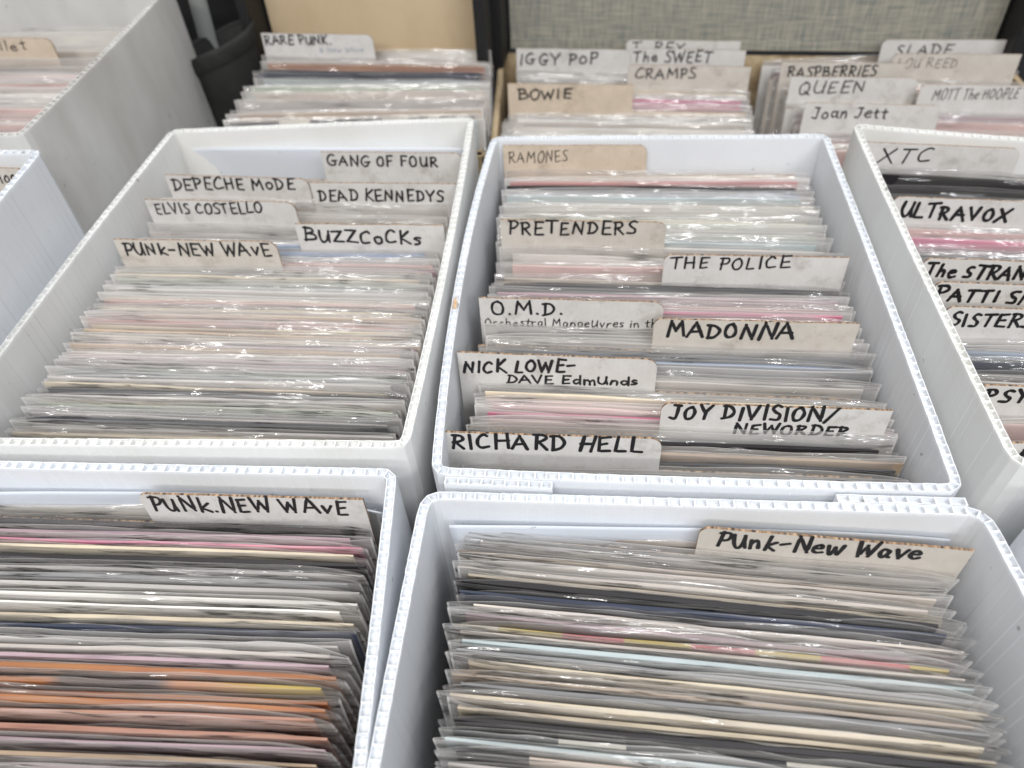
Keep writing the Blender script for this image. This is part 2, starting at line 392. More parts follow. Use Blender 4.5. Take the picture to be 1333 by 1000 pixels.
make_box('small corner of a white box at the left edge below the tall box', Q['S'], 45, WHITE, (0, 1, 0, 0), 9)
make_box('white box at the right edge, only its blank side showing', Q['D'], 0, WHITE, (0, 0, 0, 0), 10)

# ---------------------------------------------------------------- hand lettering
def S_(*p): return ('s', p)
def K_(*p): return ('c', p)
GL = {
 'A': (.78, [S_((0,0),(.36,1),(.78,-.02)), S_((.14,.36),(.66,.38))]),
 'B': (.66, [S_((.1,0),(.12,1)), K_((.02,.98),(.46,.95),(.52,.68),(.14,.52)), K_((.14,.52),(.58,.48),(.64,.15),(.04,.0))]),
 'C': (.64, [K_((.6,.88),(.4,1),(.12,.72),(.04,.32),(.22,.02),(.62,.10))]),
 'D': (.68, [S_((.12,0),(.14,1)), K_((.0,.97),(.42,.92),(.66,.52),(.46,.12),(.04,0))]),
 'E': (.58, [S_((.1,1),(.08,.0),(.56,.03)), S_((.1,.97),(.56,1)), S_((.1,.5),(.46,.52))]),
 'F': (.56, [S_((.1,1),(.06,0)), S_((.1,.97),(.56,1)), S_((.1,.5),(.44,.52))]),
 'G': (.74, [K_((.6,.88),(.38,1),(.1,.68),(.06,.28),(.28,.0),(.56,.1),(.6,.4)), S_((.36,.38),(.74,.42))]),
 'H': (.66, [S_((.08,1),(.06,0)), S_((.6,1),(.6,0)), S_((.06,.5),(.6,.53))]),
 'I': (.22, [S_((.11,1),(.10,0))]),
 'J': (.52, [S_((.1,1),(.52,1)), K_((.36,1),(.37,.45),(.28,.02),(.0,.08))]),
 'K': (.62, [S_((.1,1),(.08,0)), S_((.58,.98),(.1,.45),(.62,.0))]),
 'L': (.54, [S_((.1,1),(.08,0),(.54,.03))]),
 'M': (.86, [S_((.02,0),(.14,1),(.42,.35),(.72,1),(.84,0))]),
 'N': (.72, [S_((.06,0),(.1,1),(.62,.02),(.66,1))]),
 'O': (.66, [K_((.4,1),(.12,.82),(.04,.4),(.2,.02),(.5,.1),(.62,.5),(.52,.88),(.32,1))]),
 'P': (.58, [S_((.12,0),(.12,1)), K_((.0,.96),(.42,.98),(.56,.74),(.4,.5),(.1,.44))]),
 'Q': (.74, [K_((.4,1),(.12,.82),(.04,.4),(.2,.02),(.5,.1),(.64,.5),(.52,.88),(.3,1)), S_((.36,.3),(.74,-.06))]),
 'R': (.64, [S_((.1,0),(.12,1)), K_((.0,.96),(.42,.98),(.54,.76),(.38,.54),(.1,.48)), S_((.24,.48),(.64,0))]),
 'S': (.54, [K_((.52,.92),(.3,1),(.1,.8),(.24,.56),(.46,.36),(.4,.06),(.02,.04))]),
 'T': (.66, [S_((.0,.97),(.66,1)), S_((.34,.98),(.3,0))]),
 'U': (.66, [K_((.06,1),(.06,.4),(.2,.02),(.46,.08),(.58,.45),(.6,1)), S_((.6,.6),(.64,0))]),
 'V': (.66, [S_((.0,1),(.32,0),(.66,1))]),
 'W': (.9, [S_((.0,1),(.2,0),(.46,.78),(.66,.0),(.9,1))]),
 'X': (.68, [S_((.04,1),(.62,.0)), S_((.68,1),(.0,-.02))]),
 'Y': (.64, [S_((.0,1),(.3,.48),(.64,1)), S_((.32,.48),(.28,0))]),
 'Z': (.6, [S_((.02,.96),(.58,1),(.02,.02),(.6,.04))]),
 '1': (.22, [S_((.02,.8),(.12,1),(.11,0))]), '0': (.6, [K_((.34,.9),(.1,.7),(.08,.25),(.3,.02),(.52,.25),(.5,.7),(.3,.9))]),
 '.': (.2, [S_((.08,.04),(.12,.02))]), '-': (.5, [S_((.04,.46),(.46,.5))]), '/': (.5, [S_((.0,-.1),(.58,1.12))]),
 '&': (.6, [K_((.6,0),(.15,.7),(.3,1),(.4,.75),(.05,.3),(.2,0),(.55,.4))]),
 'a': (.56, [K_((.46,.5),(.2,.58),(.06,.3),(.2,.02),(.44,.22),(.48,.52)), K_((.48,.5),(.47,.15),(.56,.0))]),
 'c': (.46, [K_((.44,.5),(.26,.6),(.06,.34),(.16,.04),(.46,.08))]),
 'd': (.56, [K_((.46,.42),(.22,.54),(.06,.28),(.2,.02),(.46,.2)), S_((.48,1),(.5,0))]),
 'e': (.52, [K_((.06,.3),(.44,.36),(.38,.58),(.14,.5),(.06,.22),(.22,.02),(.5,.1))]),
 'h': (.54, [S_((.08,1),(.06,0)), K_((.07,.3),(.28,.56),(.44,.4),(.48,0))]),
 'i': (.18, [S_((.1,.52),(.09,0)), S_((.1,.78),(.11,.8))]),
 'k': (.54, [S_((.08,1),(.07,0)), S_((.5,.6),(.1,.28),(.54,0))]),
 'l': (.18, [S_((.1,1),(.08,0))]),
 'm': (.8, [S_((.06,.55),(.06,0)), K_((.06,.3),(.24,.55),(.38,.4),(.4,0)), K_((.4,.3),(.56,.55),(.7,.4),(.74,0))]),
 'n': (.54, [S_((.07,.56),(.06,0)), K_((.07,.3),(.28,.58),(.44,.42),(.48,0))]),
 'o': (.52, [K_((.3,.58),(.08,.44),(.08,.14),(.26,.0),(.46,.18),(.44,.48),(.24,.58))]),
 'p': (.5, [S_((.08,.56),(.05,-.35)), K_((.08,.4),(.32,.6),(.46,.32),(.26,.02),(.08,.12))]),
 'r': (.42, [S_((.07,.56),(.06,0)), K_((.07,.3),(.22,.54),(.42,.52))]),
 's': (.42, [K_((.4,.54),(.2,.58),(.1,.42),(.32,.26),(.34,.06),(.04,.02))]),
 't': (.42, [S_((.2,.9),(.2,.06),(.36,.02)), S_((.0,.58),(.42,.62))]),
 'u': (.58, [K_((.06,.58),(.06,.2),(.22,.0),(.44,.2),(.48,.58)), S_((.49,.5),(.54,0))]),
 'v': (.5, [S_((.02,.58),(.24,0),(.5,.58))]),
 'w': (.7, [K_((.02,.58),(.1,.08),(.22,.04),(.36,.45)), K_((.36,.45),(.42,.06),(.56,.06),(.7,.58))]),
 'z': (.6, [S_((.02,.8),(.55,.84),(.04,.02),(.6,.04))]),
}
GL['u'] = (.66, [K_((.06,.9),(.05,.35),(.2,.02),(.42,.1),(.56,.5),(.58,.9)), S_((.58,.6),(.64,0))])
def catmull(p, n=7):
    q = [p[0]] + list(p) + [p[-1]]; out = []
    for i in range(1, len(q)-2):
        for k in range(n):
            t_ = k/n; a, b, c, d = q[i-1], q[i], q[i+1], q[i+2]
            out.append(tuple(.5*(2*b[j] + (c[j]-a[j])*t_ + (2*a[j]-5*b[j]+4*c[j]-d[j])*t_*t_ + (3*b[j]-a[j]-3*c[j]+d[j])*t_**3) for j in (0, 1)))
    return out + [tuple(p[-1])]
def dens(p, n=4):
    o_ = []
    for a, b in zip(p, p[1:]): o_ += [(a[0]+(b[0]-a[0])*k/n, a[1]+(b[1]-a[1])*k/n) for k in range(n)]
    return o_ + [p[-1]]
def ribbon(mb, pts, hw, y, r):
    n = len(pts); L_, R_ = [], []
    ph = r.uniform(0, 6); amp = r.uniform(.05, .16)
    dirs = []
    for i in range(n):
        a, b = pts[max(i-1, 0)], pts[min(i+1, n-1)]; l = math.hypot(b[0]-a[0], b[1]-a[1]) or 1e-6
        dirs.append(((b[0]-a[0])/l, (b[1]-a[1])/l))
    left, right = [], []
    for i, (p, d) in enumerate(zip(pts, dirs)):
        h = hw*(1+amp*math.sin(ph+i*.55))
        left.append((p[0]-d[1]*h, p[1]+d[0]*h)); right.append((p[0]+d[1]*h, p[1]-d[0]*h))
    for i in range(n-1):
        mb.quads([(right[i][0], y, right[i][1]), (right[i+1][0], y, right[i+1][1]), (left[i+1][0], y, left[i+1][1]), (left[i][0], y, left[i][1])], [(0, 1, 2, 3)])
    for i in range(n if n < 40 else n):      # round joins and ends
        if i in (0, n-1) or (dirs[i][0]*dirs[i-1][0] + dirs[i][1]*dirs[i-1][1]) < .85:
            p = pts[i]; c = [(p[0]+hw*math.cos(k*.6283), y-.008, p[1]+hw*math.sin(k*.6283)) for k in range(10)]
            mb.face([mb.add([v]) for v in c])
def lettering(lines, seed, y):
    mb = MB(); r = random.Random(seed); d = 0
    for text, (s0, t0), (s1, t1), cap, wt in lines:
        adv = []
        for ch in text: adv.append(.42 if ch == ' ' else GL[ch][0] + .20)
        tot = sum(adv) - .2; k = (s1-s0)/tot; x = 0
        for ch, a in zip(text, adv):
            if ch != ' ':
                w, strokes = GL[ch]; rot = r.uniform(-.07, .07); sc = r.uniform(.9, 1.08); dy = r.uniform(-.06, .06)*cap; sl = r.uniform(-.02, .10)
                for kind, p in strokes:
                    p = [(px + r.uniform(-.035, .035), py + r.uniform(-.04, .04)) for px, py in p]
                    p = catmull(p) if kind == 'c' else dens(p)
                    q = []
                    for px, py in p:
                        X = (px + sl*py)*k*sc; Y = py*cap*sc; X, Y = X*math.cos(rot)-Y*math.sin(rot), X*math.sin(rot)+Y*math.cos(rot)
                        sx = s0 + x*k + X; q.append((sx, t0 + (t1-t0)*(sx-s0)/max(s1-s0, 1e-6) + Y + dy))
                    ribbon(mb, q, .71*wt*(cap/8.5)**.35, y - .012*(d % 9), r); d += 1
            x += a
    return mb

# ---------------------------------------------------------------- divider cards
def round_tab(x0, x1, ytop, ybody, X0, X1, zb, rl, rr, seed):
    """outline (x,z) of a full-width card with one raised tab, clockwise from bottom left; wavy hand-cut top"""
    nz = noise1(seed, 7); o_ = [(X0, zb)]
    def arc(cx, cz, r, a0, a1): return [(cx + r*math.cos(a0+(a1-a0)*k/6), cz + r*math.sin(a0+(a1-a0)*k/6)) for k in range(7)]
    if x0 > X0 + 1: o_ += [(X0, ybody), (x0, ybody)]
    H = math.pi
    o_ += arc(x0+rl, ytop-rl, rl, H, H/2) if rl else [(x0, ytop)]
    n = 26; xa, xb = x0+rl, x1-rr
    o_ += [(xa+(xb-xa)*k/n, ytop + .22*nz(k*.5)) for k in range(1, n)]
    o_ += arc(x1-rr, ytop-rr, rr, H/2, 0) if rr else [(x1, ytop)]
    if x1 < X1 - 1: o_ += [(x1, ybody), (X1, ybody)]
    return o_ + [(X1, zb)]
def card_mesh(outline, th, mats):
    from mathutils.geometry import tessellate_polygon
    mb = MB(); n = len(outline)
    a = mb.add([(x, 0, z) for x, z in outline]); b = mb.add([(x, th, z) for x, z in outline])
    for tri in tessellate_polygon([[Vector((x, z, 0)) for x, z in outline]]):
        mb.face([a+i for i in tri], 0); mb.face([b+i for i in reversed(tri)], 1)
    for i in range(n): j = (i+1) % n; mb.face((a+i, a+j, b+j, b+i), 2)
    return mb
LEAN = dict(L=4, C=5, R=5, A=3, B=2, K1=7, K2a=7, K2b=7, T=5, S=4)
ZT = dict(L=-3, C=-3, R=-3, A=-3, B=-3, K1=0, K2a=-30, K2b=-30, T=40, S=40)
# box, top-left corner of the tab, tab width, turn, side, colour, lines of writing, label
CARDS = [
 ('L', (-115.1,467.6), 96, -9.6, 'rR', 'w', [('GANG OF FOUR',(3.5,-9.4),(78.6,-9.5),7.2,1)], 'white divider card starting with G, rearmost right-hand tab in the left box'),
 ('L', (-215.8,454.0), 98, -11.0, 'lR', 'w', [('DEPECHE MoDE',(3,-10.6),(88.1,-7.5),8.0,1)], 'white divider card starting with D, rearmost left-hand tab in the left box'),
 ('L', (-117.8,431.1), 94, -9.1, 'r', 'w', [('DEAD KENNEDYS',(3.5,-12.6),(85.2,-11.9),7.7,1)], 'white divider card starting with D, second right-hand tab in the left box'),
 ('L', (-221.6,426.5), 98, -9.7, 'lR', 'w', [('ELVIS COSTELLO',(4.5,-9.8),(75.4,-7.5),7.2,.9)], 'greyish divider card on the left starting with letter E, before a blue cover'),
 ('L', (-121.6,387.1), 90, -8.4, 'r', 'w', [('BuzzCoCKs',(4,-11.2),(75.3,-13.3),9.1,1.1)], 'white divider card with worn top edge starting with a large B, left box'),
 ('L', (-229.5,386.0), 100, -8.7, 'lR', 't2', [('PuNk-NEW WAvE',(4,-10.9),(95.2,-9.6),8.3,1)], 'beige divider card lettered PUNK-NEW WAVE, frontmost in the left box'),
 ('C', (6.2,457.2), 94, -8.2, 'lR', 't', [('RAMONES',(3.5,-11.9),(42.6,-11.0),7.6,.5)], 'tan divider card in thin pen, rearmost in the centre box'),
 ('C', (0.6,375.4), 96, -9.4, 'lR', 't2', [('PRETENDERS',(4.6,-9.7),(79.0,-7.6),8.3,1)], 'beige divider card lettered PRE in bold marker, centre box left'),
 ('C', (88.4,330.9), 97, -8.8, 'rL', 'w', [('THE POLICE',(3.8,-8.9),(67.0,-7.0),7.4,.9)], 'white divider card lettered THE P, rearmost right-hand tab in the centre box'),
 ('C', (-13.9,307.4), 96, -9.0, 'lR', 'w', [('O.M.D.',(6.2,-10.4),(44.2,-9.4),8.1,1),('Orchestral Manoeuvres in the',(2.5,-18.3),(97,-16.3),5.2,.55)], 'white divider card with three initials and a half hidden second line'),
 ('C', (73.7,281.0), 99, -8.9, 'rL', 't2', [('MADONNA',(7.1,-11.1),(68.7,-10.2),9.4,1.2)], 'divider card with seven bold capitals starting M and brown top edge'),
 ('C', (-25.6,268.1), 97, -9.4, 'lR', 'w', [('NICK LOWE-',(2.2,-12.5),(57.6,-9.4),7.6,1.1),('DAVE Edmunds',(23.8,-18.8),(88.4,-16.4),5.2,1.0)], 'white divider card with two bold lines of marker, the first starting with N'),
 ('C', (66.9,225.2), 100, -8.5, 'rL', 'w', [('JOY DIVISION/',(4,-8.9),(76.8,-8.2),8.6,1.15),('NEWORDER',(34.0,-17.6),(84.4,-16.6),6.0,1.15)], 'white divider card with a slash after its top line, front right of the centre box'),
 ('C', (-32.9,218.3), 97, -8.0, 'lR', 'w', [('RICHARD HELL',(3.4,-9.9),(88.5,-8.0),9.1,1.15)], 'white divider card at the very front left of the centre box, starting with R'),
 ('R', (231.0,428.0), 94, -13.5, 'lR', 'w', [('XTC',(14.0,-12.8),(44.3,-11.6),9.3,.8)], 'grey-white divider card with three thin capitals starting X, rear of the right box'),
 ('R', (228.6,367.5), 97, -12.1, 'LR', 'w', [('ULTRAVOX',(6,-12.2),(64.2,-13.7),8.4,1.35)], 'white divider card with a bold U word in front of red and black covers'),
 ('R', (222.7,311.2), 97, -11.0, 'LR', 'w', [('The STRANGLERS',(2.5,-11.0),(80.6,-11.3),7.7,1.3)], 'white divider card lettered The, rear one of three close together in the right box'),
 ('R', (220.0,291.8), 97, -10.6, 'LR', 'w', [('PATTI SMITH',(2.5,-10.8),(67.5,-11.3),7.6,1.3)], 'divider card starting with P, middle one of three close together in the right box'),
 ('R', (217.4,273.2), 97, -10.2, 'LR', 'w', [('SISTERS OF MERCY',(4.5,-11.2),(93.7,-11.1),7.6,1.15)], 'divider card starting with S, front one of three close together in the right box'),
 ('R', (209.5,221.2), 97, -10.1, 'LR', 'w', [('PSYCHEDELIC',(4,-9.1),(74.6,-9.3),7.4,1.2)], 'divider card starting with P, partly behind the rim of the right box'),
 ('R', (204.6,188.6), 97, -9.2, 'LR', 'w', [('N',(8,-12.0),(14,-12.0),8.5,1.2)], 'divider card in the near corner of the right box showing one pen stroke'),
 ('A', (-163.9,197.7), 99, -7.2, 'rL', 'w', [('PuNk.NEW WAvE',(3.5,-11.6),(91.0,-10.0),9.8,1)], 'white divider card lettered PuNK.NEW WAVE in the bottom left box'),
 ('B', (69.6,159.6), 101, -11.1, 'rL', 't2', [('Punk-New Wave',(7.5,-12.0),(83.7,-8.9),10.2,1.1)], 'beige divider card in mixed-case Punk-New Wave with torn brown top edge'),
 ('K1', (-185.9,661.0), 97, -12.5, 'lR', 'w', [('RARE PuNK.',(2,-9.2),(60.3,-7.8),6.9,1),('& New Wave',(49.0,-14.5),(87.9,-13.4),4.2,.5)], 'white divider card lettered RARE PUNK with faded blue second line'),
 ('K2a', (26.4,662.5), 98, -11.9, 'lR', 'w', [('IGGY PoP',(3.0,-13.5),(70,-12.2),9.7,1)], 'white divider card lettered with large I, back left of the linen-lined case'),
 ('K2a', (122.0,662.0), 96, -12.1, 'rL', 'w', [('T. REX',(4.6,-10.1),(49.8,-9.4),7.6,.8)], 'divider card by the linen lid whose writing is nearly hidden'),
 ('K2a', (122.0,645.6), 96, -13.0, 'rL', 'w', [('The SWEET',(4.1,-11.2),(68.7,-9.8),8.8,.9)], 'white divider card lettered The, in the linen-lined case'),
 ('K2a', (116.1,615.9), 98, -12.6, 'rL', 't2', [('CRAMPS',(6.4,-11.6),(55.0,-10.0),8.0,.9)], 'divider card with six letters starting C in front of the card lettered The'),
 ('K2a', (15.5,599.0), 101, -11.0, 'l', 't', [('BOWIE',(8.4,-12.3),(51.1,-11.3),7.5,1.15)], 'tan divider card with five letters starting B at the linen case front left'),
 ('K2b', (329.6,624.0), 96, -10.4, 'rL', 'w', [('SLADE',(12.5,-12.3),(55.9,-11.7),8.0,.8)], 'divider card with its letters half covered, rearmost right in the linen-lined case'),
 ('K2b', (328.4,598.1), 96, -10.9, 'rL', 't2', [('LOU REED',(4.7,-10.8),(50.4,-10.4),7.2,.45)], 'divider card written in grey pencil, in the right column of the linen-lined case'),
 ('K2b', (238.0,599.0), 95, -11.6, 'l', 't2', [('RASPBERRIES',(5.9,-12.1),(74,-9.4),8.0,.95)], 'cream divider card with a long bold R word in the linen-lined case'),
 ('K2b', (237.5,573.4), 95, -11.1, 'lR', 'w', [('QUEEN',(7.2,-13.1),(57.5,-11.6),9.0,.8)], 'white divider card starting with Q, in the linen-lined case'),
 ('K2b', (328.4,545.1), 94, -11.6, 'rL', 'w', [('MOTT The HOOPLE',(10.6,-11.5),(70.7,-9),7.6,.5)], 'divider card in thin slanting pen, front right of the linen-lined case'),
 ('K2b', (235.5,531.2), 96, -11.9, 'lR', 'w', [('Joan Jett',(6.8,-11.5),(59.6,-9.8),8.2,.85)], 'white divider card lettered JO in rounded pen, just behind the right box'),
 ('T', (-409.5,597), 97, -10, 'mR', 't', [('Ballet',(36,-9),(75,-8),7.0,.6)], 'tan divider card with small thin lettering in the tall white box'),
 ('S', (-360.0,415.8), 97, -10.2, 'rR', 't2', [('100.',(78,-9.4),(91.5,-8.4),5.4,.8)], 'beige divider card ending 100. in the box corner at the left edge'),
]
CARDM = {'w': CARDW, 't': CARDT, 't2': card_mat('beige_card', (0.535, 0.50, 0.455), (0.45, 0.41, 0.36))}
ANCH = {}
for i, (bx, P, w, yaw, side, colr, lines, label) in enumerate(CARDS):
    th = 1.1
    X0, X1 = (0, 190) if side[0] in 'lL' else (-48, 142) if side[0] == 'm' else (w-190, w)
    rl = 4.5 if side[0] == 'L' or 'L' in side[1:] else 0; rr = 5.5 if 'R' in side else 0
    zb = -(ZT[bx]+206) if bx not in ('K1', 'K2a', 'K2b') else -(ZT[bx]+208)
    if bx in ('T', 'S'): zb = -(ZT[bx]+203)
    ol = round_tab(0, w, 0, -21, X0, X1, max(zb, -205), rl, rr, 100+i)
    mb = card_mesh(ol, th, None)
    c = mb.build('divider_card', [CARDM[colr], BOARD, CEDGE])
    c.location = (P[0]*MM, P[1]*MM, ZT[bx]*MM)
    a = math.radians(yaw); L0 = math.radians(LEAN[bx])
    c.rotation_euler = (Matrix.Rotation(a, 3, 'Z') @ Matrix.Rotation(-L0, 3, 'X')).to_euler()
    tag(c, label, 'divider card', 'lettered divider cards standing among the records')
    ink = INKG if 'pencil' in label else INK
    if 'faded' in label:
        lettering(lines[:1], 500+i, -.12).build('lettering', INK, c); lettering(lines[1:], 700+i, -.12).build('lettering', INKB, c)
    else:
        lettering(lines, 500+i, -.12).build('lettering', ink, c)
    mid = (X0+X1)/2
    ANCH.setdefault(bx, []).append((P[0]+mid*math.cos(a), P[1]+mid*math.sin(a), a))

# ---------------------------------------------------------------- records in clear sleeves
def sleeve_mesh(seed, H=185, Wd=196):
    r = random.Random(seed); mb = MB(); nx = 44
    zs = [0, 70, 130, 155, 166, 172, 176, 178.5, 180.3, 181.6, 182.7, 183.6, H-.45, H]
    k0 = r.uniform(.4, 1.6)
    nA, nB, nT = noise1(seed+1, 8), noise1(seed+2, 8), noise1(seed+3, 5)
    CL, CR = r.uniform(-3, 2.2), r.uniform(-3, 2.2)
    LP = (.2, .5, 1.0, 1.8, 2.4, 2.9)[seed % 6]; LD = 1 if seed % 5 else -1
    tilt = r.uniform(-1.5, 1.5); sk = r.uniform(-.3, .3)
    for sgn, nn in ((-1, nA), (1, nB)):
        grid = []
        lean_ = r.uniform(-.1, .5); am = r.uniform(.15, .6); lip = LP*r.uniform(.7, 1.1); lipd = LD
        for z in zs:
            row = []
            for i in range(nx+1):
                u = (0 if i == 0 else .004 if i == 1 else .996 if i == nx-1 else 1 if i == nx else (i-1)/(nx-2)); x = (u-.5)*Wd + sk*z/60
                e = 1-(2*u-1)**8
                t_ = max(0, (z-150)/35)
                base = sgn*(.25 + 1.0*e*min(1, .35+z/260))
                y = base + e*(t_**2)*(am*nn(u*5.2+.2*t_)) + sgn*e*lean_*t_**4
                l_ = max(0, (z-180)/5); lm = max(0, .45+.8*nn(u*7+3))
                y += lipd*e*lip*lm*l_**2 + (CL if u < .5 else CR)*(abs(2*u-1)**7)*t_**2.5
                zz = z - 1.1*lip/3*lm*l_**2 + (t_**3)*(.85*nT(u*4) + tilt*(2*u-1))
                row.append((x, y, zz))
            grid.append(row)
        b = mb.add([v for row in grid for v in row]); n = nx+1
        for j in range(len(zs)-1):
            for i in range(nx):
                q = (b+j*n+i, b+j*n+i+1, b+(j+1)*n+i+1, b+(j+1)*n+i)
                mb.face(q if sgn < 0 else q[::-1], 1 if (j == len(zs)-2 or i == 0 or i == nx-1) and (j == len(zs)-2 or i % 44 in (0, 43)) else 0)
    return mb.mesh('clear_sleeve', [FILM, FEDGE], True)
def cover_mesh(seed, th, H=177, Wd=185):
    r = random.Random(seed); mb = MB(); nx = 26; nA, nT = noise1(seed, 6), noise1(seed+9, 6)
    zs = [0, 90, 150, 168, H-3, H]; tl = r.uniform(-.8, .8)
    idx = []
    for z in zs:
        for sgn in (-1, 1):
            row = []
            for i in range(nx+1):
                u = i/nx; e = 1-(2*u-1)**4
                t_ = max(0, (z-120)/57)
                y = sgn*(.2 + th*.5*(.35+.65*e)) + .45*t_*nA(u*4)*e
                row.append(((u-.5)*Wd, y, z + (t_**4)*(.55*nT(u*4) + tl*(2*u-1))))
            idx.append(mb.add(row))
    n = nx+1
    for j in range(len(zs)-1):
        a, b, c, d = idx[2*j], idx[2*j+1], idx[2*j+2], idx[2*j+3]
        for i in range(nx):
            mb.face((a+i, a+i+1, c+i+1, c+i)); mb.face((d+i, d+i+1, b+i+1, b+i))
        mb.face((a, c, d, b)); mb.face((a+nx, b+nx, d+nx, c+nx))
    c, d = idx[-2], idx[-1]
    for i in range(nx): mb.face((c+i, c+i+1, d+i+1, d+i))
    me = mb.mesh('printed_cover', [COVER['plain']], False); return me
SLV = [sleeve_mesh(40+i) for i in range(12)]
CVR = [cover_mesh(80+i, .55+.18*i) for i in range(6)]
THICK = [cover_mesh(95+i, 1.5+.35*i) for i in range(3)]
PAL = dict(
 white=((.70,.67,.63),'white'), grey=((.47,.44,.42),'pale grey'), slate=((.22,.22,.225),'mid grey'), charcoal=((.08,.08,.085),'dark grey'), black=((.018,.016,.018),'black'),
 pink=((.62,.43,.41),'pale pink'), rose=((.58,.20,.30),'deep pink'), red=((.48,.10,.09),'red'), blue=((.25,.34,.50),'blue'), navy=((.03,.038,.065),'dark blue'),
 tan=((.50,.37,.26),'tan'), cream=((.64,.55,.42),'cream'), mauve=((.38,.28,.31),'mauve'), orange=((.36,.145,.06),'orange'), gold=((.36,.24,.05),'gold'),
 sage=((.43,.49,.39),'pale green'), teal=((.42,.48,.49),'pale teal'), brick=((.42,.22,.16),'brick brown'), putty=((.55,.49,.44),'putty'),
 check=('blocks','red and yellow'), stripe=('checker','black and white'), multi=('multi','multicoloured'), flame=('flame','orange and black'))
COLSPEC = dict(   # front inner middle, back inner middle, top of sleeves, where it stands
 L=((-157.4,220.3),(-117.7,501),-20,'left box'), C=((69.1,178.9),(106,450.3),-20,'centre box'), A=((-183.8,-62.8),(-160.3,211),-19,'corner box'),
 B=((40.2,-101.8),(69.6,171.5),-20,'near box'), R=((305,157),(333.5,415),-20,'right box'), T=((-380.5,441),(-346.5,673.5),23,'tall box'),
 S=((-391,145),(-362,418),24,'edge box'), K1=((-104,527),(-92,678),-17,'tan case'), K2a=((98,505),(127,684),-50,'linen case'), K2b=((326,465),(336,645),-50,'linen case'))
# covers from the back of each box to its front; | marks a divider card
SEQ = dict(
 L='| white | grey putty | tan | grey white blue | blue blue grey slate pink mauve '
   '| teal grey cream cream sage slate teal grey teal white cream pink grey cream putty tan pink red cream pink tan cream putty mauve tan white pink mauve mauve grey '
   'sage teal slate grey cream black charcoal grey tan sage slate grey navy charcoal grey tan cream sage charcoal slate sage grey',
 C='| cream pink red black blue blue teal cream white grey sage cream sage grey sage teal teal white | white pink putty | black charcoal slate mauve pink pink rose red slate grey '
   '| slate grey | slate blue slate grey grey | white grey cream pink pink rose rose pink | slate black tan charcoal | white grey slate grey',
 R='| black black charcoal white red | pink rose mauve slate teal slate sage | slate | | grey blue slate navy grey white pink charcoal brick | pink white pink | grey',
 A='white | black mauve rose cream black grey slate grey white white cream navy grey putty mauve orange flame orange orange brick brick mauve tan mauve putty grey tan gold gold brick putty cream grey slate',
 B='putty | grey tan putty putty cream black navy putty mauve check putty teal slate cream tan slate cream cream black stripe teal multi grey grey charcoal grey cream tan',
 K1='white | tan orange navy navy teal white sage putty pink grey mauve tan stripe teal',
 K2a='| | | white grey white grey | cream mauve rose pink rose mauve | grey white putty white grey pink pink white',
 K2b='grey pink | mauve | white pink | white grey | white | mauve pink white | pink putty pink',
 T='white putty | grey pink white pink white putty white pink pink white pink pink cream white pink putty pink', S='white | pink grey white pink white grey')
DARK = ('black', 'charcoal', 'navy')
SPECIAL = ('check', 'stripe', 'multi', 'flame', 'orange', 'gold', 'brick')
CARDNAME = dict(L=['G card','rear D card','front D card','E card','B card','PUNK card'], C=['thin-pen card','PRE card','THE P card','initials card','M card','two-line N card','slash card','frontmost R card'],
 R=['XTC card','U card','The card','middle P card','S card','lower P card','one-stroke card'], A=['PUNK card'], B=['Punk card'], K1=['RARE card'],
 K2a=['nearly-hidden card','The card','large I card','C card','tan card'], K2b=['half-covered card','pencil card','cream card','Q card','slanting card','JO card'], T=['tan card'], S=['beige card'])
ORD = 'first second third fourth fifth sixth seventh eighth ninth tenth eleventh twelfth thirteenth fourteenth fifteenth sixteenth seventeenth eighteenth nineteenth twentieth'.split()
TENS = {2: ('twentieth', 'twenty-'), 3: ('thirtieth', 'thirty-'), 4: ('fortieth', 'forty-'), 5: ('fiftieth', 'fifty-'), 6: ('sixtieth', 'sixty-')}
def ordinal(n): return ORD[n-1] if n <= 20 else TENS[n//10][0] if n % 10 == 0 else TENS[n//10][1] + ORD[n % 10-1]
SPAN = dict(L=(6, None), C=(5, None), R=(8, None), A=(112, None), B=(150, None), T=(0, None), S=(236, None), K1=(0, None), K2a=(5, None), K2b=(22, None))
total = 0
